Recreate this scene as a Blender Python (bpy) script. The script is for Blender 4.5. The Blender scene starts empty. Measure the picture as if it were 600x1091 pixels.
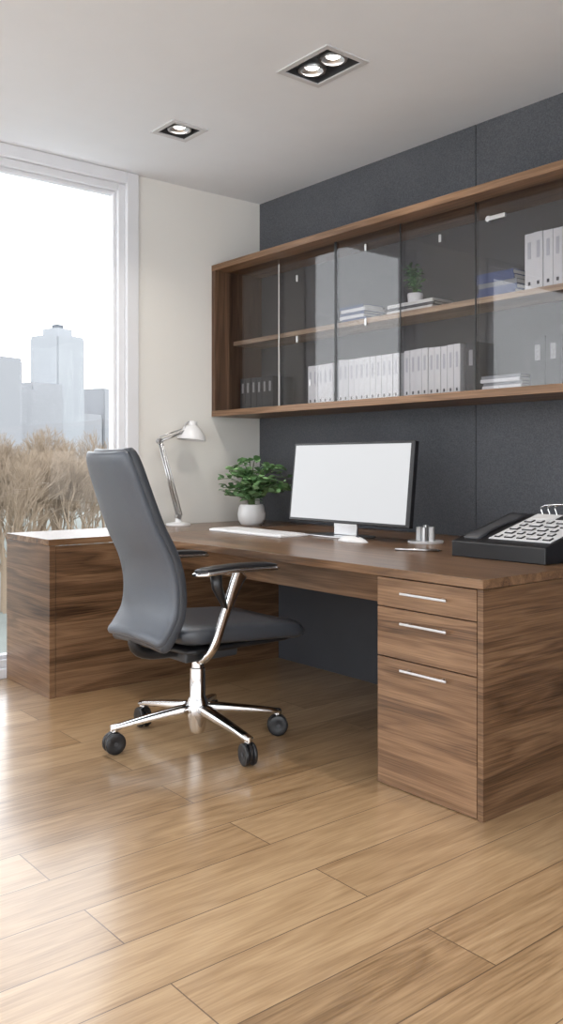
import bpy, bmesh, math, random
from mathutils import Vector, Matrix
random.seed(7)
scene = bpy.context.scene
try:
    scene.view_settings.view_transform = 'Standard'
    scene.view_settings.look = 'None'
except Exception as e:
    print(e)

# ------------------------------------------------------------------ helpers
def link(o):
    scene.collection.objects.link(o); return o

def group(name, parts, loc):
    e = bpy.data.objects.new(name, None)
    e.empty_display_size = 0.1
    e.location = loc
    link(e)
    inv = Matrix.Translation(Vector(loc)).inverted()
    for p in parts:
        p.parent = e
        p.matrix_parent_inverse = inv
    return e

def mesh_obj(name, verts, faces, mat=None, smooth=False, mats=None, fm=None):
    me = bpy.data.meshes.new(name)
    me.from_pydata([tuple(v) for v in verts], [], faces)
    me.update()
    bm = bmesh.new(); bm.from_mesh(me)
    bmesh.ops.recalc_face_normals(bm, faces=bm.faces)
    bm.to_mesh(me); bm.free()
    o = bpy.data.objects.new(name, me)
    if mats:
        for m in mats: me.materials.append(m)
        if fm:
            for i, p in enumerate(me.polygons): p.material_index = fm[i]
    elif mat: me.materials.append(mat)
    if smooth:
        for p in me.polygons: p.use_smooth = True
    return link(o)

BF = [(0,1,3,2),(4,6,7,5),(0,4,5,1),(2,3,7,6),(0,2,6,4),(1,5,7,3)]
def bverts(x0,x1,y0,y1,z0,z1):
    return [(x,y,z) for x in (x0,x1) for y in (y0,y1) for z in (z0,z1)]

def boxes(name, lst, mat=None, bevel=0, mats=None):
    """lst of (x0,x1,y0,y1,z0,z1[,matidx])"""
    V=[];F=[];M=[]
    for b in lst:
        n=len(V); V+=bverts(*b[:6]); F+=[tuple(n+i for i in f) for f in BF]
        M+=[b[6] if len(b)>6 else 0]*6
    o = mesh_obj(name,V,F,mat,mats=mats,fm=M if mats else None)
    if bevel:
        m=o.modifiers.new('bevel','BEVEL'); m.width=bevel; m.segments=3; m.limit_method='ANGLE'
    return o

def box(name,x0,x1,y0,y1,z0,z1,mat,bevel=0):
    return boxes(name,[(x0,x1,y0,y1,z0,z1)],mat,bevel)

def join_mesh(name, objs):
    V=[];F=[];mats=[];fm=[];sm=[]
    dg=bpy.context.evaluated_depsgraph_get()
    bpy.context.view_layer.update()
    dg.update()
    for o in objs:
        ev=o.evaluated_get(dg); me=ev.to_mesh()
        n=len(V); mw=o.matrix_world
        V+=[mw@v.co for v in me.vertices]
        for p in me.polygons:
            F.append(tuple(n+i for i in p.vertices))
            mt=o.data.materials[p.material_index] if o.data.materials else None
            if mt not in mats: mats.append(mt)
            fm.append(mats.index(mt)); sm.append(p.use_smooth)
        ev.to_mesh_clear()
    for o in objs: bpy.data.objects.remove(o)
    me=bpy.data.meshes.new(name)
    me.from_pydata([tuple(v) for v in V],[],F)
    for m in mats: me.materials.append(m)
    for i,p in enumerate(me.polygons):
        p.material_index=fm[i]; p.use_smooth=sm[i]
    me.update()
    return link(bpy.data.objects.new(name,me))

def loft(name, rings, mat, smooth=True, closed=False):
    V=[];F=[];n=len(rings[0])
    for r in rings: V+=r
    for i in range(len(rings)-1):
        for j in range(n):
            k=(j+1)%n
            F.append((i*n+j,i*n+k,(i+1)*n+k,(i+1)*n+j))
    F.append(tuple(range(n))[::-1]); F.append(tuple(range((len(rings)-1)*n,len(rings)*n)))
    return mesh_obj(name,V,F,mat,smooth)

def sring(c, ax, ay, w, t, n=4.0, seg=32, bend=0.0):
    out=[]
    c=Vector(c); ax=Vector(ax); ay=Vector(ay)
    for i in range(seg):
        a=2*math.pi*i/seg
        ca,sa=math.cos(a),math.sin(a)
        x=w*math.copysign(abs(ca)**(2/n),ca); y=t*math.copysign(abs(sa)**(2/n),sa)
        y+=bend*(x/max(w,1e-5))**2
        out.append(c+ax*x+ay*y)
    return out

def lathe(name, prof, c, mat, seg=40, axis='Z', smooth=True, caps=True, rot=None):
    rings=[]
    for r,h in prof:
        ring=[]
        for i in range(seg):
            a=2*math.pi*i/seg
            v=Vector((r*math.cos(a),r*math.sin(a),h))
            if axis=='X': v=Vector((v.z,v.x,v.y))
            if axis=='Y': v=Vector((v.x,v.z,v.y))
            if rot is not None: v=rot@v
            ring.append(v+Vector(c))
        rings.append(ring)
    V=[];F=[]
    for r in rings: V+=r
    for i in range(len(rings)-1):
        for j in range(seg):
            k=(j+1)%seg
            F.append((i*seg+j,i*seg+k,(i+1)*seg+k,(i+1)*seg+j))
    if caps:
        F.append(tuple(range(seg))[::-1]); F.append(tuple(range((len(rings)-1)*seg,len(rings)*seg)))
    o=mesh_obj(name,V,F,mat,smooth)
    if smooth:
        m=o.modifiers.new('es','EDGE_SPLIT'); m.split_angle=math.radians(40)
    return o

def tube(name, pts, rad, mat, seg=12, smooth=True):
    pts=[Vector(p) for p in pts]
    rads=rad if isinstance(rad,(list,tuple)) else [rad]*len(pts)
    rings=[];prev=None
    for i,p in enumerate(pts):
        t=(pts[min(i+1,len(pts)-1)]-pts[max(i-1,0)]).normalized()
        if prev is None:
            up=Vector((0,0,1)) if abs(t.z)<.9 else Vector((1,0,0))
            n=(up-t*up.dot(t)).normalized()
        else:
            n=(prev-t*prev.dot(t)).normalized()
        prev=n; b=t.cross(n)
        rings.append([p+(n*math.cos(2*math.pi*j/seg)+b*math.sin(2*math.pi*j/seg))*rads[i] for j in range(seg)])
    return loft(name,rings,mat,smooth)

def catmull(P, n):
    out=[]
    Q=[P[0]]+list(P)+[P[-1]]
    m=len(P)-1
    for k in range(n+1):
        t=k/n*m; i=min(int(t),m-1); f=t-i
        a,b,c,d=Q[i],Q[i+1],Q[i+2],Q[i+3]
        out.append(tuple(.5*((2*b[j])+(-a[j]+c[j])*f+(2*a[j]-5*b[j]+4*c[j]-d[j])*f*f+(-a[j]+3*b[j]-3*c[j]+d[j])*f**3) for j in range(len(b))))
    return out

# ------------------------------------------------------------------ materials
def newmat(name):
    m=bpy.data.materials.new(name); m.use_nodes=True
    nt=m.node_tree; b=nt.nodes['Principled BSDF']
    return m,nt,b
def N(nt,t,**kw):
    n=nt.nodes.new(t)
    for k,v in kw.items(): setattr(n,k,v)
    return n
def ramp(nt, stops):
    r=N(nt,'ShaderNodeValToRGB'); cr=r.color_ramp
    while len(cr.elements)<len(stops): cr.elements.new(.5)
    for e,(p,c) in zip(cr.elements,stops):
        e.position=p; e.color=(*c,1)
    return r
def plain(name,col,rough=.5,metal=0,bump=0,bscale=200,coat=0,var=0.04):
    m,nt,b=newmat(name)
    tc=N(nt,'ShaderNodeTexCoord'); no=N(nt,'ShaderNodeTexNoise')
    no.inputs['Scale'].default_value=bscale if bump else 6
    no.inputs['Detail'].default_value=3
    nt.links.new(tc.outputs['Object'],no.inputs['Vector'])
    r=ramp(nt,[(0.3,tuple(c*(1-var) for c in col)),(0.7,tuple(min(1,c*(1+var)) for c in col))])
    nt.links.new(no.outputs['Fac'],r.inputs['Fac'])
    nt.links.new(r.outputs['Color'],b.inputs['Base Color'])
    b.inputs['Roughness'].default_value=rough; b.inputs['Metallic'].default_value=metal
    b.inputs['Coat Weight'].default_value=coat
    if bump:
        bp=N(nt,'ShaderNodeBump'); bp.inputs['Strength'].default_value=bump; bp.inputs['Distance'].default_value=.002
        nt.links.new(no.outputs['Fac'],bp.inputs['Height']); nt.links.new(bp.outputs['Normal'],b.inputs['Normal'])
    return m
def emis(name,col,s,base=None):
    m,nt,b=newmat(name)
    b.inputs['Base Color'].default_value=(*(base or col),1)
    b.inputs['Emission Color'].default_value=(*col,1); b.inputs['Emission Strength'].default_value=s
    return m
def wood(name, sc, dark, mid, light, rough=.38, seed=0.):
    m,nt,b=newmat(name)
    tc=N(nt,'ShaderNodeTexCoord'); mp=N(nt,'ShaderNodeMapping')
    mp.inputs['Scale'].default_value=sc; mp.inputs['Location'].default_value=(seed,seed*1.7,seed*.6)
    nt.links.new(tc.outputs['Object'],mp.inputs['Vector'])
    n1=N(nt,'ShaderNodeTexNoise'); n1.inputs['Scale'].default_value=1.0; n1.inputs['Detail'].default_value=3; n1.inputs['Distortion'].default_value=.5; n1.inputs['Roughness'].default_value=.45
    nt.links.new(mp.outputs[0],n1.inputs['Vector'])
    mul=N(nt,'ShaderNodeMath',operation='MULTIPLY'); mul.inputs[1].default_value=15
    nt.links.new(n1.outputs['Fac'],mul.inputs[0])
    sn=N(nt,'ShaderNodeMath',operation='PINGPONG'); sn.inputs[1].default_value=1
    nt.links.new(mul.outputs[0],sn.inputs[0])
    mp2=N(nt,'ShaderNodeMapping'); mp2.inputs['Scale'].default_value=tuple(s*(2.5 if s<3 else 12) for s in sc)
    nt.links.new(tc.outputs['Object'],mp2.inputs['Vector'])
    n2=N(nt,'ShaderNodeTexNoise'); n2.inputs['Scale'].default_value=2.2; n2.inputs['Detail'].default_value=5
    nt.links.new(mp2.outputs[0],n2.inputs['Vector'])
    a=N(nt,'ShaderNodeMath',operation='MULTIPLY'); a.inputs[1].default_value=.13
    nt.links.new(sn.outputs[0],a.inputs[0])
    b2=N(nt,'ShaderNodeMath',operation='MULTIPLY_ADD'); b2.inputs[1].default_value=.50
    nt.links.new(n1.outputs['Fac'],b2.inputs[0]); nt.links.new(a.outputs[0],b2.inputs[2])
    c=N(nt,'ShaderNodeMath',operation='MULTIPLY_ADD'); c.inputs[1].default_value=.42
    nt.links.new(n2.outputs['Fac'],c.inputs[0]); nt.links.new(b2.outputs[0],c.inputs[2])
    r=ramp(nt,[(.34,dark),(.51,mid),(.69,light)])
    nt.links.new(c.outputs[0],r.inputs['Fac']); nt.links.new(r.outputs['Color'],b.inputs['Base Color'])
    b.inputs['Roughness'].default_value=rough
    b.inputs['Specular IOR Level'].default_value=.4
    bp=N(nt,'ShaderNodeBump'); bp.inputs['Strength'].default_value=.15; bp.inputs['Distance'].default_value=.002
    nt.links.new(n2.outputs['Fac'],bp.inputs['Height']); nt.links.new(bp.outputs['Normal'],b.inputs['Normal'])
    return m

WD=(.045,.022,.011); WM=(.145,.078,.040); WL=(.265,.155,.086)
wal_v = wood('walnut_panel',(.8,.8,10),WD,WM,WL,.34)
wal_v2= wood('walnut_drawer',(.9,.9,9),tuple(c*1.2 for c in WD),tuple(c*1.15 for c in WM),tuple(c*1.1 for c in WL),.36,seed=3.3)
wal_t = wood('walnut_top',(.8,12,12),WD,tuple(c*1.05 for c in WM),WL,.28,seed=1.3)
wal_ry= wood('walnut_top_y',(12,.8,12),WD,WM,WL,.25,seed=5.3)
wal_c = wood('walnut_cabinet',(.8,14,14),(.08,.041,.021),(.18,.10,.053),(.29,.172,.10),.4,seed=7.)
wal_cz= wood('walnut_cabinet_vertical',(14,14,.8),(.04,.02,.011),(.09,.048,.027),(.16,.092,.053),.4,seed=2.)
wal_sh= wood('walnut_shelf',(.8,12,12),(.20,.13,.085),(.36,.25,.165),(.50,.37,.25),.45,seed=4.)

white_wall=plain('white_paint',(.77,.755,.72),.85,bump=.05,bscale=300,var=.01)
ceil_m=plain('ceiling_paint',(.79,.81,.84),.9,var=.01)
frame_m=plain('window_frame_paint',(.74,.75,.78),.4,var=.01)
chrome=plain('chrome',(.82,.82,.83),.12,1.0,var=.01)
steel=plain('brushed_steel',(.62,.62,.63),.3,1.0)
trim_m=plain('downlight_trim',(.6,.6,.61),.4)
black_pl=plain('black_plastic',(.012,.012,.014),.35)
seam_m=plain('seam_shadow_gap',(.008,.008,.009),.8)
darkgrey=plain('dark_grey',(.05,.052,.058),.5)
white_pl=plain('white_plastic',(.75,.75,.76),.3,var=.01)
leather=plain('grey_leather',(.085,.096,.116),.34,bump=.3,bscale=420,var=.1)
leather_d=plain('dark_grey_leather',(.045,.050,.060),.36,bump=.3,bscale=420,var=.1)
dark_panel=plain('dark_panel',(.05,.052,.060),.6)
cab_back=plain('cabinet_back',(.085,.082,.085),.6)
binder_w=plain('binder_white',(.72,.73,.75),.5,var=.02)
binder_tag=plain('binder_tag',(.50,.51,.56),.6)
binder_d=plain('binder_dark',(.035,.036,.04),.5)
label_m=plain('binder_label',(.32,.32,.34),.6)
blue_m=plain('book_blue',(.05,.075,.19),.5)
paper_m=plain('paper',(.62,.62,.6),.7)

def fabric():
    m,nt,b=newmat('fabric_wall_panel')
    tc=N(nt,'ShaderNodeTexCoord')
    w1=N(nt,'ShaderNodeTexNoise'); w1.inputs['Scale'].default_value=190; w1.inputs['Detail'].default_value=2
    w2=N(nt,'ShaderNodeTexNoise'); w2.inputs['Scale'].default_value=2.5; w2.inputs['Detail'].default_value=4
    nt.links.new(tc.outputs['Object'],w1.inputs[0]); nt.links.new(tc.outputs['Object'],w2.inputs[0])
    ad=N(nt,'ShaderNodeMath',operation='MULTIPLY_ADD'); ad.inputs[1].default_value=.3
    nt.links.new(w2.outputs['Fac'],ad.inputs[0]); 
    s=N(nt,'ShaderNodeMath',operation='MULTIPLY'); s.inputs[1].default_value=.7
    nt.links.new(w1.outputs['Fac'],s.inputs[0]); nt.links.new(s.outputs[0],ad.inputs[2])
    r=ramp(nt,[(.34,(.066,.070,.080)),(.66,(.118,.123,.137))])
    nt.links.new(ad.outputs[0],r.inputs[0]); nt.links.new(r.outputs[0],b.inputs['Base Color'])
    b.inputs['Roughness'].default_value=.9
    bp=N(nt,'ShaderNodeBump'); bp.inputs['Strength'].default_value=.25; bp.inputs['Distance'].default_value=.002
    nt.links.new(w1.outputs['Fac'],bp.inputs['Height']); nt.links.new(bp.outputs[0],b.inputs['Normal'])
    return m
fab=fabric()

def floor_mat():
    m,nt,b=newmat('oak_planks')
    tc=N(nt,'ShaderNodeTexCoord'); sp=N(nt,'ShaderNodeSeparateXYZ'); cb=N(nt,'ShaderNodeCombineXYZ')
    nt.links.new(tc.outputs['Object'],sp.inputs[0])
    nt.links.new(sp.outputs['Y'],cb.inputs['X']); nt.links.new(sp.outputs['X'],cb.inputs['Y'])
    br=N(nt,'ShaderNodeTexBrick'); br.offset=.37; br.offset_frequency=2
    br.inputs['Color1'].default_value=(0,0,0,1); br.inputs['Color2'].default_value=(1,1,1,1)
    br.inputs['Mortar'].default_value=(.5,.5,.5,1); br.inputs['Scale'].default_value=1
    br.inputs['Mortar Size'].default_value=.0017; br.inputs['Mortar Smooth'].default_value=.1
    br.inputs['Brick Width'].default_value=1.6; br.inputs['Row Height'].default_value=.20
    nt.links.new(cb.outputs[0],br.inputs['Vector'])
    w=N(nt,'ShaderNodeMath',operation='MULTIPLY'); w.inputs[1].default_value=23
    nt.links.new(br.outputs['Color'],w.inputs[0])
    mp=N(nt,'ShaderNodeMapping'); mp.inputs['Scale'].default_value=(6,.7,1)
    nt.links.new(tc.outputs['Object'],mp.inputs[0])
    n1=N(nt,'ShaderNodeTexNoise',noise_dimensions='4D'); n1.inputs['Scale'].default_value=1.2; n1.inputs['Detail'].default_value=2; n1.inputs['Distortion'].default_value=.6
    nt.links.new(mp.outputs[0],n1.inputs['Vector']); nt.links.new(w.outputs[0],n1.inputs['W'])
    mp2=N(nt,'ShaderNodeMapping'); mp2.inputs['Scale'].default_value=(110,5,1)
    nt.links.new(tc.outputs['Object'],mp2.inputs[0])
    n2=N(nt,'ShaderNodeTexNoise',noise_dimensions='4D'); n2.inputs['Scale'].default_value=1.5; n2.inputs['Detail'].default_value=4
    nt.links.new(mp2.outputs[0],n2.inputs['Vector']); nt.links.new(w.outputs[0],n2.inputs['W'])
    m1=N(nt,'ShaderNodeMath',operation='MULTIPLY'); m1.inputs[1].default_value=18
    nt.links.new(n1.outputs['Fac'],m1.inputs[0])
    pp=N(nt,'ShaderNodeMath',operation='PINGPONG'); pp.inputs[1].default_value=1
    nt.links.new(m1.outputs[0],pp.inputs[0])
    a=N(nt,'ShaderNodeMath',operation='MULTIPLY'); a.inputs[1].default_value=.09
    nt.links.new(pp.outputs[0],a.inputs[0])
    a2=N(nt,'ShaderNodeMath',operation='MULTIPLY_ADD'); a2.inputs[1].default_value=.26
    nt.links.new(n1.outputs['Fac'],a2.inputs[0]); nt.links.new(a.outputs[0],a2.inputs[2])
    a3=N(nt,'ShaderNodeMath',operation='MULTIPLY_ADD'); a3.inputs[1].default_value=.40
    nt.links.new(n2.outputs['Fac'],a3.inputs[0]); nt.links.new(a2.outputs[0],a3.inputs[2])
    a4=N(nt,'ShaderNodeMath',operation='MULTIPLY_ADD'); a4.inputs[1].default_value=.15
    nt.links.new(br.outputs['Color'],a4.inputs[0]); nt.links.new(a3.outputs[0],a4.inputs[2])
    r=ramp(nt,[(.27,(.20,.115,.052)),(.44,(.40,.255,.135)),(.62,(.56,.385,.22))])
    nt.links.new(a4.outputs[0],r.inputs[0])
    vn=N(nt,'ShaderNodeTexVoronoi'); vn.inputs['Scale'].default_value=1
    mp3=N(nt,'ShaderNodeMapping'); mp3.inputs['Scale'].default_value=(2.6,.8,1)
    nt.links.new(tc.outputs['Object'],mp3.inputs[0]); nt.links.new(mp3.outputs[0],vn.inputs['Vector'])
    kr=ramp(nt,[(0.0,(.45,.36,.30)),(.16,(1,1,1))])
    nt.links.new(vn.outputs['Distance'],kr.inputs[0])
    km=N(nt,'ShaderNodeMix',data_type='RGBA',blend_type='MULTIPLY'); km.inputs['Factor'].default_value=.5
    nt.links.new(r.outputs[0],km.inputs['A']); nt.links.new(kr.outputs[0],km.inputs['B'])
    mx=N(nt,'ShaderNodeMix',data_type='RGBA'); mx.inputs['B'].default_value=(.09,.05,.028,1)
    ff=N(nt,'ShaderNodeMath',operation='MULTIPLY'); ff.inputs[1].default_value=.85
    nt.links.new(br.outputs['Fac'],ff.inputs[0]); nt.links.new(ff.outputs[0],mx.inputs['Factor'])
    nt.links.new(km.outputs['Result'],mx.inputs['A']); nt.links.new(mx.outputs['Result'],b.inputs['Base Color'])
    b.inputs['Roughness'].default_value=.32
    b.inputs['Coat Weight'].default_value=.7; b.inputs['Coat Roughness'].default_value=.17
    bp=N(nt,'ShaderNodeBump'); bp.inputs['Strength'].default_value=.08; bp.inputs['Distance'].default_value=.002
    nt.links.new(n2.outputs['Fac'],bp.inputs['Height']); nt.links.new(bp.outputs[0],b.inputs['Normal'])
    return m

def glass_mat(name,tint,f0=.04,rough=.005):
    """thin glass pane: transparent + Schlick reflection, identical from both sides"""
    m=bpy.data.materials.new(name); m.use_nodes=True; nt=m.node_tree
    nt.nodes.clear()
    o=N(nt,'ShaderNodeOutputMaterial'); t=N(nt,'ShaderNodeBsdfTransparent'); g=N(nt,'ShaderNodeBsdfGlossy')
    t.inputs[0].default_value=(*tint,1); g.inputs['Roughness'].default_value=rough
    g.inputs[0].default_value=(1,1,1,1)
    ge=N(nt,'ShaderNodeNewGeometry'); dt=N(nt,'ShaderNodeVectorMath',operation='DOT_PRODUCT')
    nt.links.new(ge.outputs['Normal'],dt.inputs[0]); nt.links.new(ge.outputs['Incoming'],dt.inputs[1])
    ab=N(nt,'ShaderNodeMath',operation='ABSOLUTE'); nt.links.new(dt.outputs['Value'],ab.inputs[0])
    su=N(nt,'ShaderNodeMath',operation='SUBTRACT'); su.inputs[0].default_value=1; nt.links.new(ab.outputs[0],su.inputs[1])
    pw=N(nt,'ShaderNodeMath',operation='POWER'); pw.inputs[1].default_value=5; nt.links.new(su.outputs[0],pw.inputs[0])
    ma=N(nt,'ShaderNodeMath',operation='MULTIPLY_ADD'); ma.inputs[1].default_value=1-f0; ma.inputs[2].default_value=f0
    nt.links.new(pw.outputs[0],ma.inputs[0])
    mx=N(nt,'ShaderNodeMixShader')
    nt.links.new(ma.outputs[0],mx.inputs[0]); nt.links.new(t.outputs[0],mx.inputs[1]); nt.links.new(g.outputs[0],mx.inputs[2])
    nt.links.new(mx.outputs[0],o.inputs[0])
    return m
win_glass=glass_mat('window_glass',(.98,.985,.985),.03)
cab_glass=glass_mat('cabinet_glass',(.86,.86,.87),.038)

# ------------------------------------------------------------------ room
LX,RX,FY,BY,H = -4.42,1.6,-2.6,3.45,2.76
T=.18
def slab_cells(u0,u1,v0,v1,holes):
    us=sorted({u0,u1,*[h[0] for h in holes],*[h[1] for h in holes]})
    vs=sorted({v0,v1,*[h[2] for h in holes],*[h[3] for h in holes]})
    out=[]
    for i in range(len(us)-1):
        for j in range(len(vs)-1):
            cu=(us[i]+us[i+1])/2; cv=(vs[j]+vs[j+1])/2
            if any(h[0]<cu<h[1] and h[2]<cv<h[3] for h in holes): continue
            out.append((us[i],us[i+1],vs[j],vs[j+1]))
    return out

box('floor',LX-T,RX+T,FY-T,BY+T,-.12,0,floor_mat())
DL=[(-2.855,-2.575,2.35,2.55),(-3.775,-3.605,2.29,2.46),(-1.1,-.9,0.1,.3),(-2.4,-2.2,-1.2,-1.0)]
boxes('ceiling',[(c[0],c[1],c[2],c[3],H,H+.15) for c in slab_cells(LX-T,RX+T,FY-T,BY+T,DL)],ceil_m)
W1=(1.40,2.56,0.0,H); W2=(-2.4,.6,0.0,H)
cells=slab_cells(FY-T,BY+T,0,H,[W1,W2])
boxes('wall_left',[(LX-T,LX,c[0],c[1],c[2],c[3]) for c in cells],white_wall)
boxes('wall_back',[(LX,-2.7095,BY,BY+T,0,H,0),(-2.7045,-1.0,BY,BY+T,0,H,0),(-.995,RX,BY,BY+T,0,H,0),(-2.7095,-2.7045,BY+.008,BY+T,0,H,1),(-1.0,-.995,BY+.008,BY+T,0,H,1)],mats=[fab,seam_m])
W3=(-4.1,1.3,.1,2.65)
cells=slab_cells(LX,RX,0,H,[W3])
boxes('wall_front',[(c[0],c[1],FY-T,FY,c[2],c[3]) for c in cells],white_wall)
W4=(-2.2,2.2,.1,2.65)
cells=slab_cells(FY-T,BY+T,0,H,[W4])
boxes('wall_right',[(RX,RX+T,c[0],c[1],c[2],c[3]) for c in cells],white_wall)

def window_left(name,y0,y1,mull=()):
    x0,x1=LX-.11,LX+.018
    fr=[(x0,x1,y0,y0+.075,0,H),(x0,x1,y1-.075,y1,0,H),(x0,x1,y0+.075,y1-.075,H-.065,H),(x0,x1,y0+.075,y1-.075,0,.05)]
    a,b=y0+.075,y1-.075
    x0i,x1i=LX-.10,LX-.012
    fr+=[(x0i,x1i,a,a+.04,.05,H-.065),(x0i,x1i,b-.04,b,.05,H-.065),(x0i,x1i,a+.04,b-.04,H-.105,H-.065),(x0i,x1i,a+.04,b-.04,.05,.09)]
    x0j,x1j=LX-.09,LX-.04
    a2,b2=a+.04,b-.04
    fr+=[(x0j,x1j,a2,a2+.02,.09,H-.105),(x0j,x1j,b2-.02,b2,.09,H-.105),(x0j,x1j,a2+.02,b2-.02,H-.125,H-.105),(x0j,x1j,a2+.02,b2-.02,.09,.11)]
    for m in mull: fr.append((x0i,x1i,m-.03,m+.03,.09,H-.105))
    f=boxes('frame',fr,frame_m,bevel=.004)
    g=box('glass_pane',LX-.07,LX-.064,a2+.02,b2-.02,.11,H-.125,win_glass)
    group(name,[f,g],(LX-.05,(y0+y1)/2,0.0))
window_left('window_1',W1[0],W1[1])
window_left('added_window_2',W2[0],W2[1],(-.9,))  # unseen window, added to let more daylight in
fr=[(W3[0],W3[1],FY-.12,FY+.015,W3[2],W3[2]+.06),(W3[0],W3[1],FY-.12,FY+.015,W3[3]-.06,W3[3]),
    (W3[0],W3[0]+.06,FY-.12,FY+.015,W3[2]+.06,W3[3]-.06),(W3[1]-.06,W3[1],FY-.12,FY+.015,W3[2]+.06,W3[3]-.06),
    (-1.43,-1.37,FY-.10,FY,W3[2]+.06,W3[3]-.06)]
f=boxes('frame',fr,frame_m); g=box('glass_pane',W3[0]+.06,W3[1]-.06,FY-.07,FY-.064,W3[2]+.06,W3[3]-.06,win_glass)
group('added_window_3',[f,g],(-1.4,FY,.1))  # invented window out of view, put in to light the room
fr=[(RX-.015,RX+.12,W4[0],W4[1],W4[2],W4[2]+.06),(RX-.015,RX+.12,W4[0],W4[1],W4[3]-.06,W4[3]),
    (RX-.015,RX+.12,W4[0],W4[0]+.06,W4[2]+.06,W4[3]-.06),(RX-.015,RX+.12,W4[1]-.06,W4[1],W4[2]+.06,W4[3]-.06),
    (RX,RX+.1,-.03,.03,W4[2]+.06,W4[3]-.06)]
f=boxes('frame',fr,frame_m); g=box('glass_pane',RX+.064,RX+.07,W4[0]+.06,W4[1]-.06,W4[2]+.06,W4[3]-.06,win_glass)
group('added_window_4',[f,g],(RX,0,.1))  # added window on the unseen right wall, brightens the interior

# ------------------------------------------------------------------ downlights
lampglow=emis('lamp_emitter',(1,.95,.87),6)
house_m=plain('downlight_housing',(.06,.06,.064),.5)
def downlight(x0,x1,y0,y1,lamps,energy):
    P=[]
    t=.018
    P.append(boxes('trim_frame',[(x0-t,x1+t,y0-t,y0+.006,H-.006,H),(x0-t,x1+t,y1-.006,y1+t,H-.006,H),
                    (x0-t,x0+.006,y0+.006,y1-.006,H-.006,H),(x1-.006,x1+t,y0+.006,y1-.006,H-.006,H)],trim_m))
    P.append(boxes('housing',[(x0,x1,y0,y1,H+.085,H+.1),(x0,x0+.004,y0,y1,H,H+.085),(x1-.004,x1,y0,y1,H,H+.085),
                    (x0+.004,x1-.004,y0,y0+.004,H,H+.085),(x0+.004,x1-.004,y1-.004,y1,H,H+.085)],house_m))
    for i,(lx,ly) in enumerate(lamps):
        P.append(lathe('ring_%d'%(i+1),[(.048,.0),(.058,.0),(.061,.010),(.058,.03),(.050,.03),(.048,.0)],(lx,ly,H+.002),steel,caps=False))
        P.append(lathe('reflector_%d'%(i+1),[(.049,.002),(.045,.012),(.029,.022)],(lx,ly,H+.004),steel,caps=False))
        P.append(lathe('lamp_%d'%(i+1),[(.001,.0),(.022,.001),(.030,.006),(.030,.02)],(lx,ly,H+.012),lampglow))
        P.append(box('gimbal_%d'%(i+1),lx-.004,lx+.004,ly-.075,ly+.075,H+.036,H+.044,steel))
        L=bpy.data.lights.new('spot','SPOT'); L.energy=energy; L.spot_size=math.radians(125); L.spot_blend=.8; L.color=(1,.93,.84); L.shadow_soft_size=.03
        lo=bpy.data.objects.new('spot_%d'%(i+1),L); lo.location=(lx,ly,H-.002); link(lo); P.append(lo)
    group('recessed_downlight',P,((x0+x1)/2,(y0+y1)/2,H))
def dl(i,n):
    x0,x1,y0,y1=DL[i]; cx,cy=(x0+x1)/2,(y0+y1)/2
    downlight(x0,x1,y0,y1,[(cx-.065,cy),(cx+.065,cy)] if n==2 else [(cx,cy)],28 if i<2 else 45)
dl(0,2);dl(1,1);dl(2,1);dl(3,1)  # last two are added lamps out of view, brightening the room

# ------------------------------------------------------------------ desk
D=.75
parts=[]
parts.append(box('desktop',-3.886,-1.70,2.20,BY-.002,D-.03,D,wal_t,.0015))
parts.append(box('return_top',LX+.022,-3.888,1.776,BY-.002,D-.03,D,wal_ry,.0015))
parts.append(box('return_end_panel',LX+.022,-3.886,1.779,1.809,0,D-.031,wal_v,.0015))
parts.append(box('return_face_panel',-3.912,-3.89,1.812,BY-.004,0,D-.034,wal_v,.001))
parts.append(box('apron',-3.886,-2.155,2.45,2.47,.575,D-.031,wal_v2,.001))
parts.append(box('modesty_panel',-3.886,-2.155,3.17,3.20,0,D-.031,dark_panel))
parts.append(box('pedestal_side_panel',-1.722,-1.70,2.202,BY-.004,0,D-.032,wal_v,.001))
parts.append(box('pedestal_body',-2.153,-1.724,2.222,BY-.004,0,D-.034,wal_v))
parts.append(boxes('drawer_fronts',[(-2.153,-1.725,2.202,2.221,.618,D-.034),(-2.153,-1.725,2.202,2.221,.446,.614),(-2.153,-1.725,2.202,2.221,.004,.442)],wal_v2,.001))
for i,z in enumerate((.671,.570,.413)):
    h=join_mesh('drawer_handle_%d'%(i+1),[box('a',-2.03,-1.83,2.178,2.184,z-.004,z+.004,steel,.0015),
        box('b',-2.01,-2.0,2.184,2.203,z-.003,z+.003,steel),box('c',-1.86,-1.85,2.184,2.203,z-.003,z+.003,steel)])
    parts.append(h)
group('office_desk',parts,(-2.8,2.8,0))

# ------------------------------------------------------------------ wall cabinet
CX0,CX1,CF,CB,CZ0,CZ1=LX+.003,-1.12,3.075,BY-.002,1.393,2.316
tk=.035
P=[]
P.append(box('top_panel',CX0,CX1,CF,CB,CZ1-tk,CZ1,wal_c,.0015))
P.append(box('bottom_panel',CX0,CX1,CF,CB,CZ0,CZ0+tk,wal_c,.0015))
P.append(box('side_left',CX0,CX0+tk,CF+.001,CB,CZ0+tk,CZ1-tk,wal_cz,.001))
P.append(box('side_right',CX1-tk,CX1,CF+.001,CB,CZ0+tk,CZ1-tk,wal_cz,.001))
P.append(box('back_panel',CX0+tk,CX1-tk,CB-.012,CB,CZ0+tk,CZ1-tk,cab_back))
P.append(box('middle_shelf',CX0+tk,CX1-tk,3.215,CB-.013,1.832,1.858,wal_sh))
divs=[CX0+tk,-3.89,-3.416,-2.952,-2.495,-2.03,-1.58,CX1-tk]
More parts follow.
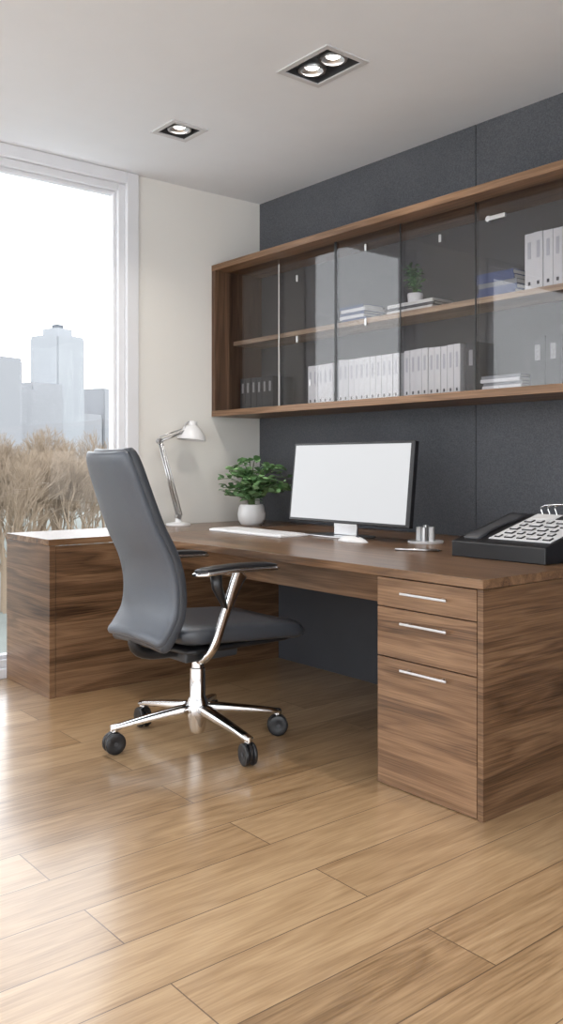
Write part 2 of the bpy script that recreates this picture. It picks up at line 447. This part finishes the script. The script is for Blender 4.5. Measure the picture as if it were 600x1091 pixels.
for i in range(len(divs)-1):
    y=3.180 if i%2==0 else 3.192
    P.append(box('glass_door_%d'%(i+1),divs[i]-.004*(i>0),divs[i+1]+.004*(i<6),y,y+.006,CZ0+tk,CZ1-tk,cab_glass))
tr=[]
for i,x in enumerate(divs[1:-1]):
    hw=(.005,.008,.003,.003,.004,.004)[i]
    tr.append((x-hw,x+hw,3.176,3.1795,CZ0+tk,CZ1-tk,1 if i==0 else 0))
P.append(boxes('door_edge_strips',tr,mats=[black_pl,chrome]))
kn=[]
for x,z in((-3.73,2.14),(-3.73,1.80),(-3.19,2.21),(-3.19,1.83),(-2.70,2.16),(-3.62,1.55)):
    kn.append((x-.007,x+.007,3.172,3.1795,z-.018,z+.018))
P.append(boxes('door_pulls',kn,steel,.003))
P.append(join_mesh('downlight_glint',[box('a',-2.42,-2.33,3.168,3.1795,2.180,2.200,steel,.003),lathe('b',[(.001,-.014),(.013,-.013),(.014,0),(.001,.001)],(-2.42,3.1795,2.19),steel,axis='Y')]))  # steel shape modelled in place of a downlight's reflection on the glass
group('wall_display_cabinet',P,(-2.8,3.2,CZ0))

# shelf content
LZ=CZ0+tk; UZ=1.858
def binder_row(name,x0,x1,z,h,n,mat,y=3.235,lean=0):
    V=[];F=[];fm=[]
    w=(x1-x0)/n
    for i in range(n):
        a=x0+i*w+.0015; b=x0+(i+1)*w-.0015
        hh=h*random.uniform(.985,1.0); yy=y+random.uniform(0,.006)
        bs=[(a,b,yy,yy+.16,z,z+hh,0),(a+w*.3,b-w*.3,yy-.001,yy,z+hh*.55,z+hh*.85,1),(a+w*.35,b-w*.35,yy-.0015,yy,z+.02,z+.035,2)]
        for bb in bs:
            n0=len(V); V+=bverts(*bb[:6]); F+=[tuple(n0+k for k in f) for f in BF]; fm+=[bb[6]]*6
    return mesh_obj(name,V,F,mats=[mat,label_m if mat!=binder_w else binder_tag,darkgrey],fm=fm)
binder_row('dark_binders',-4.34,-4.02,LZ,.20,6,binder_d)
binder_row('white_binders',-3.71,-3.50,LZ,.225,5,binder_w)
binder_row('white_binders',-3.46,-3.02,LZ,.235,11,binder_w)
binder_row('white_binders',-2.985,-2.63,LZ,.24,9,binder_w)
binder_row('dark_binders',-2.60,-2.54,LZ,.24,1,darkgrey)
binder_row('dark_binders',-2.25,-1.95,LZ,.225,4,binder_d)
binder_row('white_binders',-2.28,-1.90,UZ,.245,8,binder_w)
def stack(name,x0,x1,z,cols,y0=3.235,y1=3.39,t=.018):
    V=[];F=[];fm=[];ms=[]
    for i,m in enumerate(cols):
        if m not in ms: ms.append(m)
        if paper_m not in ms: ms.append(paper_m)
        dx=random.uniform(-.012,.012); dy=random.uniform(0,.008)
        for bb in ((x0+dx,x1+dx,y0+dy,y1,z,z+.003,m),(x0+dx,x1+dx,y0+dy,y1,z+t-.003,z+t,m),(x0+dx+.003,x1+dx-.003,y0+dy+.003,y1-.002,z+.003,z+t-.003,paper_m),
                   (x0+dx,x1+dx-.0,y0+dy,y0+dy+.003,z+.003,z+t-.003,m if m!=binder_w or i%2 else paper_m)):
            n0=len(V); V+=bverts(*bb[:6]); F+=[tuple(n0+k for k in f) for f in BF]; fm+=[ms.index(bb[6])]*6
        z+=t
    return mesh_obj(name,V,F,mats=ms,fm=fm),z
greyb=plain('book_grey',(.22,.23,.25),.5)
stack('book_stack',-2.51,-2.30,LZ,[greyb,binder_w,greyb,binder_w,greyb],t=.015)
stack('book_stack',-3.44,-3.26,UZ,[blue_m,binder_w,blue_m,binder_w,blue_m],t=.017)
_,pz=stack('book_stack',-3.10,-2.80,UZ,[binder_w,darkgrey,binder_w],t=.016)
stack('book_stack',-2.54,-2.33,UZ,[blue_m,blue_m,greyb,blue_m,blue_m],t=.022)

# ------------------------------------------------------------------ plants
def leafmat(name,c1,c2):
    m,nt,b=newmat(name)
    g=N(nt,'ShaderNodeNewGeometry'); r=ramp(nt,[(0,c1),(.75,c2),(1,tuple(min(1,c*1.7) for c in c2))])
    nt.links.new(g.outputs['Random Per Island'],r.inputs[0]); nt.links.new(r.outputs[0],b.inputs['Base Color'])
    b.inputs['Roughness'].default_value=.45
    return m
leaf_m=leafmat('leaf_green',(.055,.14,.045),(.20,.35,.16))
stem_m=plain('stem_green',(.09,.15,.05),.6)
soil_m=plain('soil',(.03,.02,.014),.9,bump=.6,bscale=80)
def plant(name,c,potprof,nst,R,Hh,L,seed,lpw=.55,per=6,off=Vector((0,0,0))):
    rnd=random.Random(seed); c=Vector(c)
    pot=lathe('pot',potprof,c,white_pl,caps=True)
    top=max(h for r,h in potprof)
    ri=potprof[-1][0]
    V=[];F=[]
    stems=[]
    def leaf(p,d,L):
        d=d.normalized(); s=d.cross(Vector((0,0,1)))
        s=s.normalized() if s.length>1e-3 else Vector((1,0,0))
        s=(Matrix.Rotation(rnd.uniform(-.7,.7),3,d)@s); u=s.cross(d)
        n=len(V); w=L*lpw*.5
        for a,b,h in ((0,0,0),(.25,-.8,.06),(.25,.8,.06),(.3,0,0),(.6,-1,.04),(.6,1,.04),(.62,0,-.04),(.88,-.5,-.05),(.88,.5,-.05),(.86,0,-.1),(1.05,0,-.2)):
            V.append(p+d*a*L+s*b*w+u*h*L)
        for f in ((0,3,1),(0,2,3),(1,3,6,4),(3,2,5,6),(4,6,9,7),(6,5,8,9),(7,9,10),(9,8,10)): F.append(tuple(n+i for i in f))
    for i in range(nst):
        a=rnd.uniform(0,2*math.pi); rr=R*math.sqrt(rnd.uniform(.02,1)); hh=Hh*rnd.uniform(.25,1)*(1-.35*(rr/R)**2)
        p0=c+Vector((.3*ri*math.cos(a),.3*ri*math.sin(a),top-.008))
        p3=c+Vector((rr*math.cos(a),rr*math.sin(a),top+hh))+off
        p1=p0+Vector((0,0,hh*.6)); p2=(p1+p3)/2+Vector((0,0,hh*.25))
        pts=[tuple(p0),tuple(p1),tuple(p2),tuple(p3)]
        cm=[Vector(q) for q in catmull(pts,7)]
        stems.append(tube('s',cm,[.0022]*8,stem_m,5))
        for k in range(per):
            t=.3+.7*(k+1)/per
            q=cm[min(7,int(t*7))]
            ang=rnd.uniform(0,2*math.pi)
            dd=Vector((math.cos(ang),math.sin(ang),rnd.uniform(-.3,.6)))+ (p3-c).normalized()*.3
            leaf(q,dd,L*rnd.uniform(.7,1.1))
    lo=mesh_obj('leaves',V,F,leaf_m,True)
    so=join_mesh('stems',stems)
    sl=lathe('soil',[(.001,0),(ri*.93,0)],c+Vector((0,0,top-.008)),soil_m,caps=False)
    group(name,[pot,lo,so,sl],c)
plant('potted_plant',(-4.06,3.11,D),[(.052,0),(.062,.004),(.078,.03),(.082,.065),(.074,.105),(.066,.12)],64,.235,.26,.056,3,lpw=.68,per=8,off=Vector((.01,.02,0)))
plant('small_potted_plant',(-2.97,3.305,pz+.0005),[(.03,0),(.034,.002),(.04,.045),(.038,.05)],20,.055,.15,.032,5,per=7)

# ------------------------------------------------------------------ desk lamp
lx=-4.3; by=2.76
P=[lathe('base',[(.001,0),(.07,0),(.072,.006),(.068,.014),(.02,.02),(.012,.05),(.001,.05)],(lx,by,D),white_pl)]
el=(lx,2.635,1.235); sh=(lx,2.79,1.285)
for s in(-.011,.011):
    P.append(tube('lower_arm',[(lx+s,by,D+.045),(lx+s,el[1],el[2])],.0055,steel))
    P.append(tube('upper_arm',[(lx+s,el[1],el[2]),(lx+s,sh[1],sh[2])],.0055,steel))
P.append(tube('lower_rod',[(lx,by+.026,D+.06),(lx,el[1]+.024,el[2]-.02)],.004,steel))
P.append(tube('upper_rod',[(lx,el[1],el[2]+.024),(lx,sh[1]-.005,sh[2]+.022)],.003,steel))
sp=[]
for k in range(90):
    t=k/89; a=k*1.2
    base=Vector((lx,by+.011,D+.06)).lerp(Vector((lx,by-.03,D+.19)),t)
    sp.append(base+Vector((math.cos(a)*.007,math.sin(a)*.007,0)))
P.append(tube('spring',sp,.0013,steel,5))
for n,q in(('elbow_joint',el),('head_joint',sh),('base_joint',(lx,by,D+.05))):
    P.append(lathe(n,[(.001,-.016),(.015,-.016),(.015,.016),(.001,.016)],q,steel,axis='X'))
rot=Matrix.Rotation(math.radians(-6),3,'X')
P.append(lathe('shade',[(.085,-.045),(.079,-.02),(.06,.012),(.036,.035),(.028,.04),(.026,.065),(.002,.068),(.002,.064),(.022,.06),(.026,.036),(.056,.009),(.075,-.02),(.082,-.045),(.085,-.045)],(lx,2.855,1.29),white_pl,caps=False,rot=rot))
P.append(lathe('bulb',[(.001,-.03),(.018,-.022),(.024,-.005),(.014,.02),(.012,.05)],(lx,2.855,1.29),white_pl,rot=rot))
P.append(tube('shade_arm',[sh,(lx,2.81,1.34),(lx,2.84,1.352)],.005,steel))
group('desk_lamp',P,(lx,by,D))

# ------------------------------------------------------------------ monitor
mx0,mx1=-3.455,-2.63
def tilt_box(name,x0,x1,v0,v1,w0,w1,mat,bevel=0):
    o=box(name,x0,x1,w0,w1,v0,v1,mat,bevel)
    M=Matrix.Translation((0,2.885,.822))@Matrix.Rotation(math.radians(-6.2),4,'X')
    o.data.transform(M); return o
screen_m=emis('screen_white',(.95,.97,1.0),.60,base=(.12,.12,.12))
P=[tilt_box('screen_body',mx0,mx1,0,.392,0,.028,black_pl,.004),
   tilt_box('display',mx0+.014,mx1-.022,.014,.380,-.0012,.001,screen_m),
   tilt_box('rear_housing',-3.25,-2.84,.08,.30,.028,.055,black_pl,.01)]
P.append(box('stand_neck',-3.19,-3.03,2.955,2.97,D+.01,1.02,steel,.003))
P.append(box('stand_base',-3.30,-2.985,2.86,3.04,D,D+.009,steel,.003))
group('computer_monitor',P,(-3.04,2.95,D))

# keyboard
P=[box('case',-3.86,-3.26,2.67,2.85,D,D+.012,white_pl,.004)]
ks=[]
for r in range(5):
    x=-3.85
    while x<-3.285:
        w=.034
        if r==0 and -3.68<x<-3.5: w=.17
        ks.append((x,min(x+w,-3.27)-.004,2.68+r*.033,2.68+r*.033+.029,D+.012,D+.0155)); x+=w+.001
P.append(boxes('keys',ks,white_pl,.001))
group('computer_keyboard',P,(-3.56,2.76,D))
# mouse
rings=[]
for k in range(13):
    t=k/12; s=math.sin(math.pi*min(.97,max(.03,t)))**.5
    rings.append([Vector((p.x,p.y,max(D,p.z))) for p in sring((-2.98+t*.17,2.80,D),(0,1,0),(0,0,1),.045*s,.032*s*(1-.25*t),2.3,24)])
ob=loft('body',rings,white_pl)
wh=lathe('wheel',[(.001,-.004),(.008,-.004),(.008,.004),(.001,.004)],(-2.865,2.80,D+.022),darkgrey,axis='Y')
group('computer_mouse',[ob,wh],(-2.90,2.80,D))

P=[lathe('tray',[(.001,0),(.078,0),(.08,.004),(.08,.01),(.001,.01)],(-2.66,3.03,D),white_pl)]
for i in range(6):
    a=i*math.pi/3
    P.append(lathe('tube_%d'%(i+1),[(.012,0),(.012,.062),(.009,.062),(.009,.01)],(-2.66+.032*math.cos(a),3.03+.032*math.sin(a),D+.0095),steel if i%2 else white_pl,caps=False))
P.append(lathe('tube_center',[(.012,0),(.012,.07),(.009,.07),(.009,.01)],(-2.66,3.03,D+.0095),steel,caps=False))
group('pen_holder',P,(-2.66,3.03,D))
P=[tube('barrel',[(-2.50,2.66,D+.005),(-2.36,2.76,D+.005)],.005,steel),tube('tip',[(-2.36,2.76,D+.005),(-2.345,2.771,D+.0045)],[.005,.001],black_pl)]
group('pen',P,(-2.43,2.71,D))

# telephone
tx0,tx1,ty0,ty1=-2.22,-1.80,2.68,3.06
def wedge(name,x0,x1,y0,y1,z0,zf,zb,mat,bv=.006):
    V=[(x0,y0,z0),(x1,y0,z0),(x1,y1,z0),(x0,y1,z0),(x0,y0,zf),(x1,y0,zf),(x1,y1,zb),(x0,y1,zb)]
    F=[(0,3,2,1),(4,5,6,7),(0,1,5,4),(1,2,6,5),(2,3,7,6),(3,0,4,7)]
    o=mesh_obj(name,V,F,mat); m=o.modifiers.new('b','BEVEL'); m.width=bv; m.segments=3; return o
P=[wedge('body',tx0,tx1,ty0,ty1,D,D+.06,D+.155,black_pl,.004)]
sl=math.atan2(.095,.38)
Mt=Matrix.Translation((tx0,ty0,D+.06))@Matrix.Rotation(sl,4,'X')
def tl(o):
    o.data.transform(Mt); return o
face_m=plain('phone_face_plate',(.70,.71,.73),.35)
P.append(tl(box('face_plate',.135,.405,.055,.385,0,.003,face_m,.001)))
P.append(tl(box('display_window',.26,.39,.318,.372,.003,.006,black_pl,.001)))
P.append(tl(box('speaker_label',.15,.245,.318,.372,.003,.005,white_pl,.001)))
ky=[];kc=[]
rk=random.Random(4)
for r in range(5):
    x=.15+.012*(r%2)
    while x<.37:
        wd=rk.choice((.024,.036,.048)); wd=min(wd,.394-x)
        y=.070+r*.049
        ky.append((x,x+wd,y,y+.028,.003,.007)); kc.append((x+.005,x+wd-.005,y+.005,y+.023,.0068,.0082)); x+=wd+.020
P.append(tl(boxes('keys',ky,black_pl,.0015)))
P.append(tl(boxes('key_caps',kc,binder_w,.001)))
P.append(tl(loft('handset',[sring((.068,y,z),(1,0,0),(0,0,1),w,t,5,24) for y,z,w,t in
   ((.03,.004,.022,.003),(.036,.004,.034,.007),(.09,.005,.035,.008),(.11,.006,.027,.006),(.17,.007,.025,.006),(.25,.006,.027,.006),(.27,.005,.035,.008),(.34,.004,.034,.007),(.346,.004,.022,.003))],darkgrey)))
group('desk_telephone',P,(-2.03,2.87,D))
P=[]
for i,y in enumerate((3.16,3.21,3.26)):
    P.append(tube('rail_%d'%(i+1),catmull([(-2.13,y,D+.004),(-2.13,y,D+.13),(-2.12,y,D+.185),(-1.85,y,D+.185),(-1.84,y,D+.13),(-1.84,y,D+.004)],20),.004,chrome,8))
P.append(box('base',-2.14,-1.83,3.14,3.28,D,D+.006,steel,.001))
group('letter_rack',P,(-1.98,3.21,D))

# ------------------------------------------------------------------ office chair
cx,cy=-2.89,1.97
P=[]
prof=[(1.550,1.165),(1.600,1.03),(1.655,.89),(1.715,.77),(1.742,.66),(1.735,.55),(1.69,.47),(1.655,.435)]
def backrest(name,off,thick,wadd,mat,z_top=0,bend=.02,trim=0):
    pts=catmull(prof,44); rings=[]
    n=len(pts)
    for i,(y,z) in enumerate(pts):
        a=pts[max(0,i-1)]; b=pts[min(n-1,i+1)]
        tv=Vector((0,b[0]-a[0],b[1]-a[1])).normalized()
        nn=Vector((0,-tv.z,tv.y)).normalized()
        if nn.y<0: nn=-nn
        t=i/(n-1)
        w=.148+.035*math.sin(min(1,t*1.2)*math.pi/2)+.006*max(0,(t-.6)/.4)+wadd
        e=min(i,n-1-i)
        k=[.35,.72,.90,.975,1][min(e,4)]; kw=[.90,.95,.975,.99,1][min(e,4)]
        c=Vector((cx+.042-.014*t,y,z))+nn*off
        rings.append(sring(c,(1,0,0),nn,w*kw,thick*k,5,44,bend))
    return loft(name,rings,mat)
P.append(backrest('back_cushion',-.022,.026,0,leather_d))
P.append(backrest('back_shell',-.052,.020,.006,leather))
rings=[]
for i in range(31):
    t=i/30; y=1.735+t*.585
    z=.462+.012*math.cos(t*math.pi)-.02*max(0,(t-.75)/.25)**2
    e=min(i,30-i); k=[.4,.75,.92,1][min(e,3)]; kw=[.90,.95,.98,1][min(e,3)]
    rings.append(sring((cx,y,z),(1,0,0),(0,0,1),(.235+.018*math.sin(math.pi*t))*kw,.040*k,5,44,.006))
P.append(loft('seat_cushion',rings,leather_d))
rings=[]
for i in range(25):
    t=i/24; y=1.76+t*.50
    e=min(i,24-i); k=[.5,.85,1][min(e,2)]
    rings.append(sring((cx,y,.415),(1,0,0),(0,0,1),.215*(.9+.1*k),.016*k,4,36,.004))
P.append(loft('seat_shell',rings,black_pl))
P.append(box('tilt_mechanism',cx-.075,cx+.075,cy-.13,cy+.12,.345,.405,darkgrey,.012))
P.append(tube('back_bracket',catmull([(cx,cy-.10,.38),(cx,1.72,.39),(cx,1.66,.43),(cx,1.675,.52)],10),.022,black_pl))
for s,nm,dy in((1,'right',0),(-1,'left',.055)):
    ax=cx+s*.275
    rings=[]
    for i in range(21):
        t=i/20; e=min(i,20-i); k=[.45,.8,.95,1][min(e,3)]
        rings.append(sring((ax,1.755+dy+t*.36,.722+.008*math.sin(math.pi*t)),(1,0,0),(0,0,1),.032*k,.010*k,3,24))
    P.append(loft('arm_pad_'+nm,rings,black_pl))
    rings=[]
    for i in range(21):
        t=i/20; e=min(i,20-i); k=[.5,.85,1][min(e,2)]
        rings.append(sring((ax,1.750+dy+t*.372,.710+.008*math.sin(math.pi*t)),(1,0,0),(0,0,1),.040*k,.010*k,3,24))
    P.append(loft('arm_plate_'+nm,rings,chrome))
    ar=[(ax,1.955+dy,.705,.050),(ax,1.935+dy,.675,.044),(ax,1.90+dy*.8,.60,.034),(ax,1.865+dy*.5,.52,.029),(ax,1.835+dy*.3,.45,.028),(ax-s*.02,1.815+dy*.2,.405,.027),(ax-s*.08,1.83+dy*.1,.378,.026),(ax-s*.20,1.90,.372,.026)]
    rings=[]
    ap=catmull(ar,30)
    for i,q in enumerate(ap):
        a=Vector(ap[max(0,i-1)][:3]); b=Vector(ap[min(30,i+1)][:3]); t=(b-a).normalized()
        u=Vector((0,1,0)); u=(u-t*u.dot(t)).normalized(); v=t.cross(u)
        rings.append(sring(q[:3],u,v,q[3]*.62,.010,3,20))
    P.append(loft('arm_support_'+nm,rings,chrome))
    P.append(tube('arm_brace_'+nm,[(ax,1.84+dy,.705),(ax,1.845+dy,.66),(ax,1.885+dy*.8,.575)],[.022,.020,.010],black_pl))
bx,byy=-2.905,1.955
P.append(lathe('hub',[(.001,.045),(.026,.045),(.032,.06),(.038,.10),(.044,.115),(.044,.160),(.036,.180),(.031,.19),(.031,.30),(.024,.302),(.024,.36),(.001,.36)],(bx,byy,0),chrome))
R=Vector((.635,.773,0)); Dp=Vector((-.773,.635,0))
for i,(a,L) in enumerate(((18,.345),(84,.34),(139,.345),(203,.345),(309,.345))):
    a=math.radians(a); d=R*math.cos(a)+Dp*math.sin(a); s=Vector((-d.y,d.x,0))
    c0=Vector((bx,byy,0))
    rings=[]
    for k in range(9):
        t=k/8; r=.028+t*(L-.028)
        z=.142-.044*t**1.2
        rings.append(sring(c0+d*r+Vector((0,0,z)),s,(0,0,1),.025-.009*t,.020-.010*t,3,20))
    P.append(loft('leg_%d'%(i+1),rings,chrome))
    e=c0+d*(L-.012)
    P.append(lathe('stem_%d'%(i+1),[(.001,.06),(.008,.06),(.008,.088),(.015,.088),(.015,.106),(.001,.108)],e,chrome,20))
    yaw=math.atan2(s.y,s.x)+.35*(i%2)-.2
    Mz=Matrix.Rotation(yaw,3,'Z')
    for sg in(-1,1):
        P.append(lathe('wheel_%d%s'%(i+1,'a' if sg<0 else 'b'),[(.001,-.010),(.031,-.010),(.040,-.006),(.042,0),(.040,.006),(.031,.010),(.018,.007),(.001,.007)] if sg>0 else
                       [(.001,-.007),(.018,-.007),(.031,-.010),(.040,-.006),(.042,0),(.040,.006),(.031,.010),(.001,.010)],
                       e+Mz@Vector((sg*.016,0,0))+Vector((0,0,.0422)),black_pl,28,axis='X',rot=Mz))
    P.append(lathe('axle_%d'%(i+1),[(.001,-.025),(.008,-.025),(.008,.025),(.001,.025)],e+Vector((0,0,.0422)),darkgrey,16,axis='X',rot=Mz))
    P.append(lathe('hood_%d'%(i+1),[(.001,-.006),(.036,-.006),(.036,.006),(.001,.006)],e+Vector((0,0,.048)),black_pl,24,axis='X',rot=Mz))
group('office_chair',P,(cx,cy,0))

# ------------------------------------------------------------------ exterior
GZ=-9.0
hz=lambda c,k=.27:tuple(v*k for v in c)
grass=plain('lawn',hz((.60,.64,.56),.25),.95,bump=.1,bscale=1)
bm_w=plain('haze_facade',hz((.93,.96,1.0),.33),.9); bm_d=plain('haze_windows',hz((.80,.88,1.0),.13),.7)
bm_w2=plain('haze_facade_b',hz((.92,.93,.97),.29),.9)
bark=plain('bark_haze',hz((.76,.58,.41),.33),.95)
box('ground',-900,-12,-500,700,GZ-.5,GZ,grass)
def site(bearing,dist):
    """town plan: compass bearing (degrees west of the room's +Y axis) and distance in metres"""
    b=math.radians(bearing); return -dist*math.sin(b),dist*math.cos(b)
def building(name,c,w,d,top,nf,nb,yaw,crown=True):
    V=[];F=[];fm=[]
    def ad(b,m):
        n0=len(V); V.extend(bverts(*b)); F.extend([tuple(n0+k for k in f) for f in BF]); fm.extend([m]*6)
    h=top-GZ
    ad((-w/2,w/2,-d/2,d/2,0,h),1)
    fh=h/nf; e=.35
    for i in range(nf+1): ad((-w/2-e,w/2+e,-d/2-e,d/2+e,max(0,i*fh-.22*fh),i*fh+.22*fh),0)
    bw=w/nb
    for i in range(nb+1):
        x=-w/2+w*i/nb; ad((x-.2*bw,x+.2*bw,-d/2-e*.8,d/2+e*.8,0,h),0)
    m=max(2,int(nb*d/w))
    for i in range(m+1):
        y=-d/2+d*i/m; ad((-w/2-e*.8,w/2+e*.8,y-.2*bw,y+.2*bw,0,h),0)
    if crown:
        ad((-w*.3,w*.3,-d*.3,d*.3,h,h+3.5),0); ad((-w*.12,w*.12,-d*.12,d*.12,h+3.5,h+5),1)
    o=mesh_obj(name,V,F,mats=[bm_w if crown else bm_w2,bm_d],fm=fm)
    o.location=(c[0],c[1],GZ); o.rotation_euler=(0,0,yaw); return o
def bld(name,bearing,dist,w,d,top,nf,nb,yaw,crown=False):
    return building(name,site(bearing,dist),w,d,top,nf,nb,yaw,crown)
bld('apartment_tower',64.9,309,11.5,11.5,43,13,3,.35,True)
bld('apartment_block',67.4,256,20,14,20,7,5,.25)
bld('apartment_block',70.0,230,18,14,26,8,5,.3)
bld('apartment_block',62.3,344,13,14,28,9,4,.5)
bld('apartment_block',63.6,330,10,12,18,7,3,.45)
bld('apartment_block',61.0,420,20,14,34,9,5,.5)
bld('apartment_block',66.1,300,9,12,26,8,3,.3)
bld('office_building',65.8,480,60,20,26,6,10,.35)
bld('office_building',62.1,500,50,20,22,6,8,.35)
bld('apartment_tower',67.1,560,14,12,40,9,3,.2)
building('office_building',(-330,60),40,20,32,11,10,.1,False)
building('apartment_tower',(-300,10),16,16,38,15,5,.1)
building('office_building',(-310,-80),50,20,28,10,12,.1,False)
def tree_mesh(seed):
    rnd=random.Random(seed); V=[];F=[]
    def seg(a,b,ra,rb,ns):
        t=(b-a).normalized(); u=t.orthogonal().normalized(); v=t.cross(u); n=len(V)
        for p,r in((a,ra),(b,rb)):
            for j in range(ns): V.append(p+(u*math.cos(2*math.pi*j/ns)+v*math.sin(2*math.pi*j/ns))*r)
        for j in range(ns): F.append((n+j,n+(j+1)%ns,n+ns+(j+1)%ns,n+ns+j))
    def grow(p,d,L,r,lev):
        q=p+d*L; seg(p,q,r,r*.68,5 if lev<2 else 3)
        if lev>=7: return
        nb=3 if lev<4 else (2 if lev==6 else 3)
        for i in range(nb):
            ax=Vector((rnd.uniform(-1,1),rnd.uniform(-1,1),rnd.uniform(-.4,.4))).normalized()
            nd=(Matrix.Rotation(rnd.uniform(.2,.6),3,ax)@d+Vector((0,0,.16))).normalized()
            grow(p+d*L*rnd.uniform(.6,1),nd,L*rnd.uniform(.62,.84),max(r*.56,.009),lev+1)
    grow(Vector((0,0,0)),Vector((0,0,1)),3.0,.15,0)
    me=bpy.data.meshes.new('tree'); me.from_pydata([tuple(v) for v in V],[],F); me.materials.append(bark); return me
tm=[tree_mesh(i) for i in(1,2,3)]
zmax=max(v.co.z for m_ in tm for v in m_.vertices)
rnd=random.Random(11); T_=[]
for i in range(60):
    Dd=rnd.uniform(55,150)
    x,y=site(rnd.uniform(59.7,73),Dd)
    s=(10.1+Dd*rnd.uniform(.004,.045))/zmax
    o=bpy.data.objects.new('tree_%d'%(i+1),tm[i%3]); o.scale=(s*1.05,s*1.05,s)
    o.rotation_euler=(0,0,rnd.uniform(0,6.28)); o.location=(x,y,GZ); link(o); T_.append(o)
bpy.context.view_layer.update()
group('bare_trees',T_,(-70,30,GZ))

# ------------------------------------------------------------------ world
w=bpy.data.worlds.new('World'); scene.world=w; w.use_nodes=True
nt=w.node_tree; bg=nt.nodes['Background']
tc=N(nt,'ShaderNodeTexCoord'); sp=N(nt,'ShaderNodeSeparateXYZ')
nt.links.new(tc.outputs['Generated'],sp.inputs[0])
r=ramp(nt,[(0,(.86,.90,.97)),(.5,(.98,.99,1.0)),(1,(.82,.89,1.0))])
mm=N(nt,'ShaderNodeMath',operation='MULTIPLY_ADD'); mm.inputs[1].default_value=.5; mm.inputs[2].default_value=.5
nt.links.new(sp.outputs['Z'],mm.inputs[0]); nt.links.new(mm.outputs[0],r.inputs[0]); nt.links.new(r.outputs[0],bg.inputs[0])
bg.inputs[1].default_value=4.0

# ------------------------------------------------------------------ camera
cam=bpy.data.cameras.new('camera'); co=bpy.data.objects.new('camera',cam); link(co)
co.location=(0,0,1.112); co.rotation_euler=(math.radians(90),0,math.radians(50.6))
cam.sensor_fit='VERTICAL'; cam.sensor_height=36; cam.lens=936/1091*36; cam.shift_y=-.0481
cam.clip_start=.02; cam.clip_end=2000
scene.camera=co
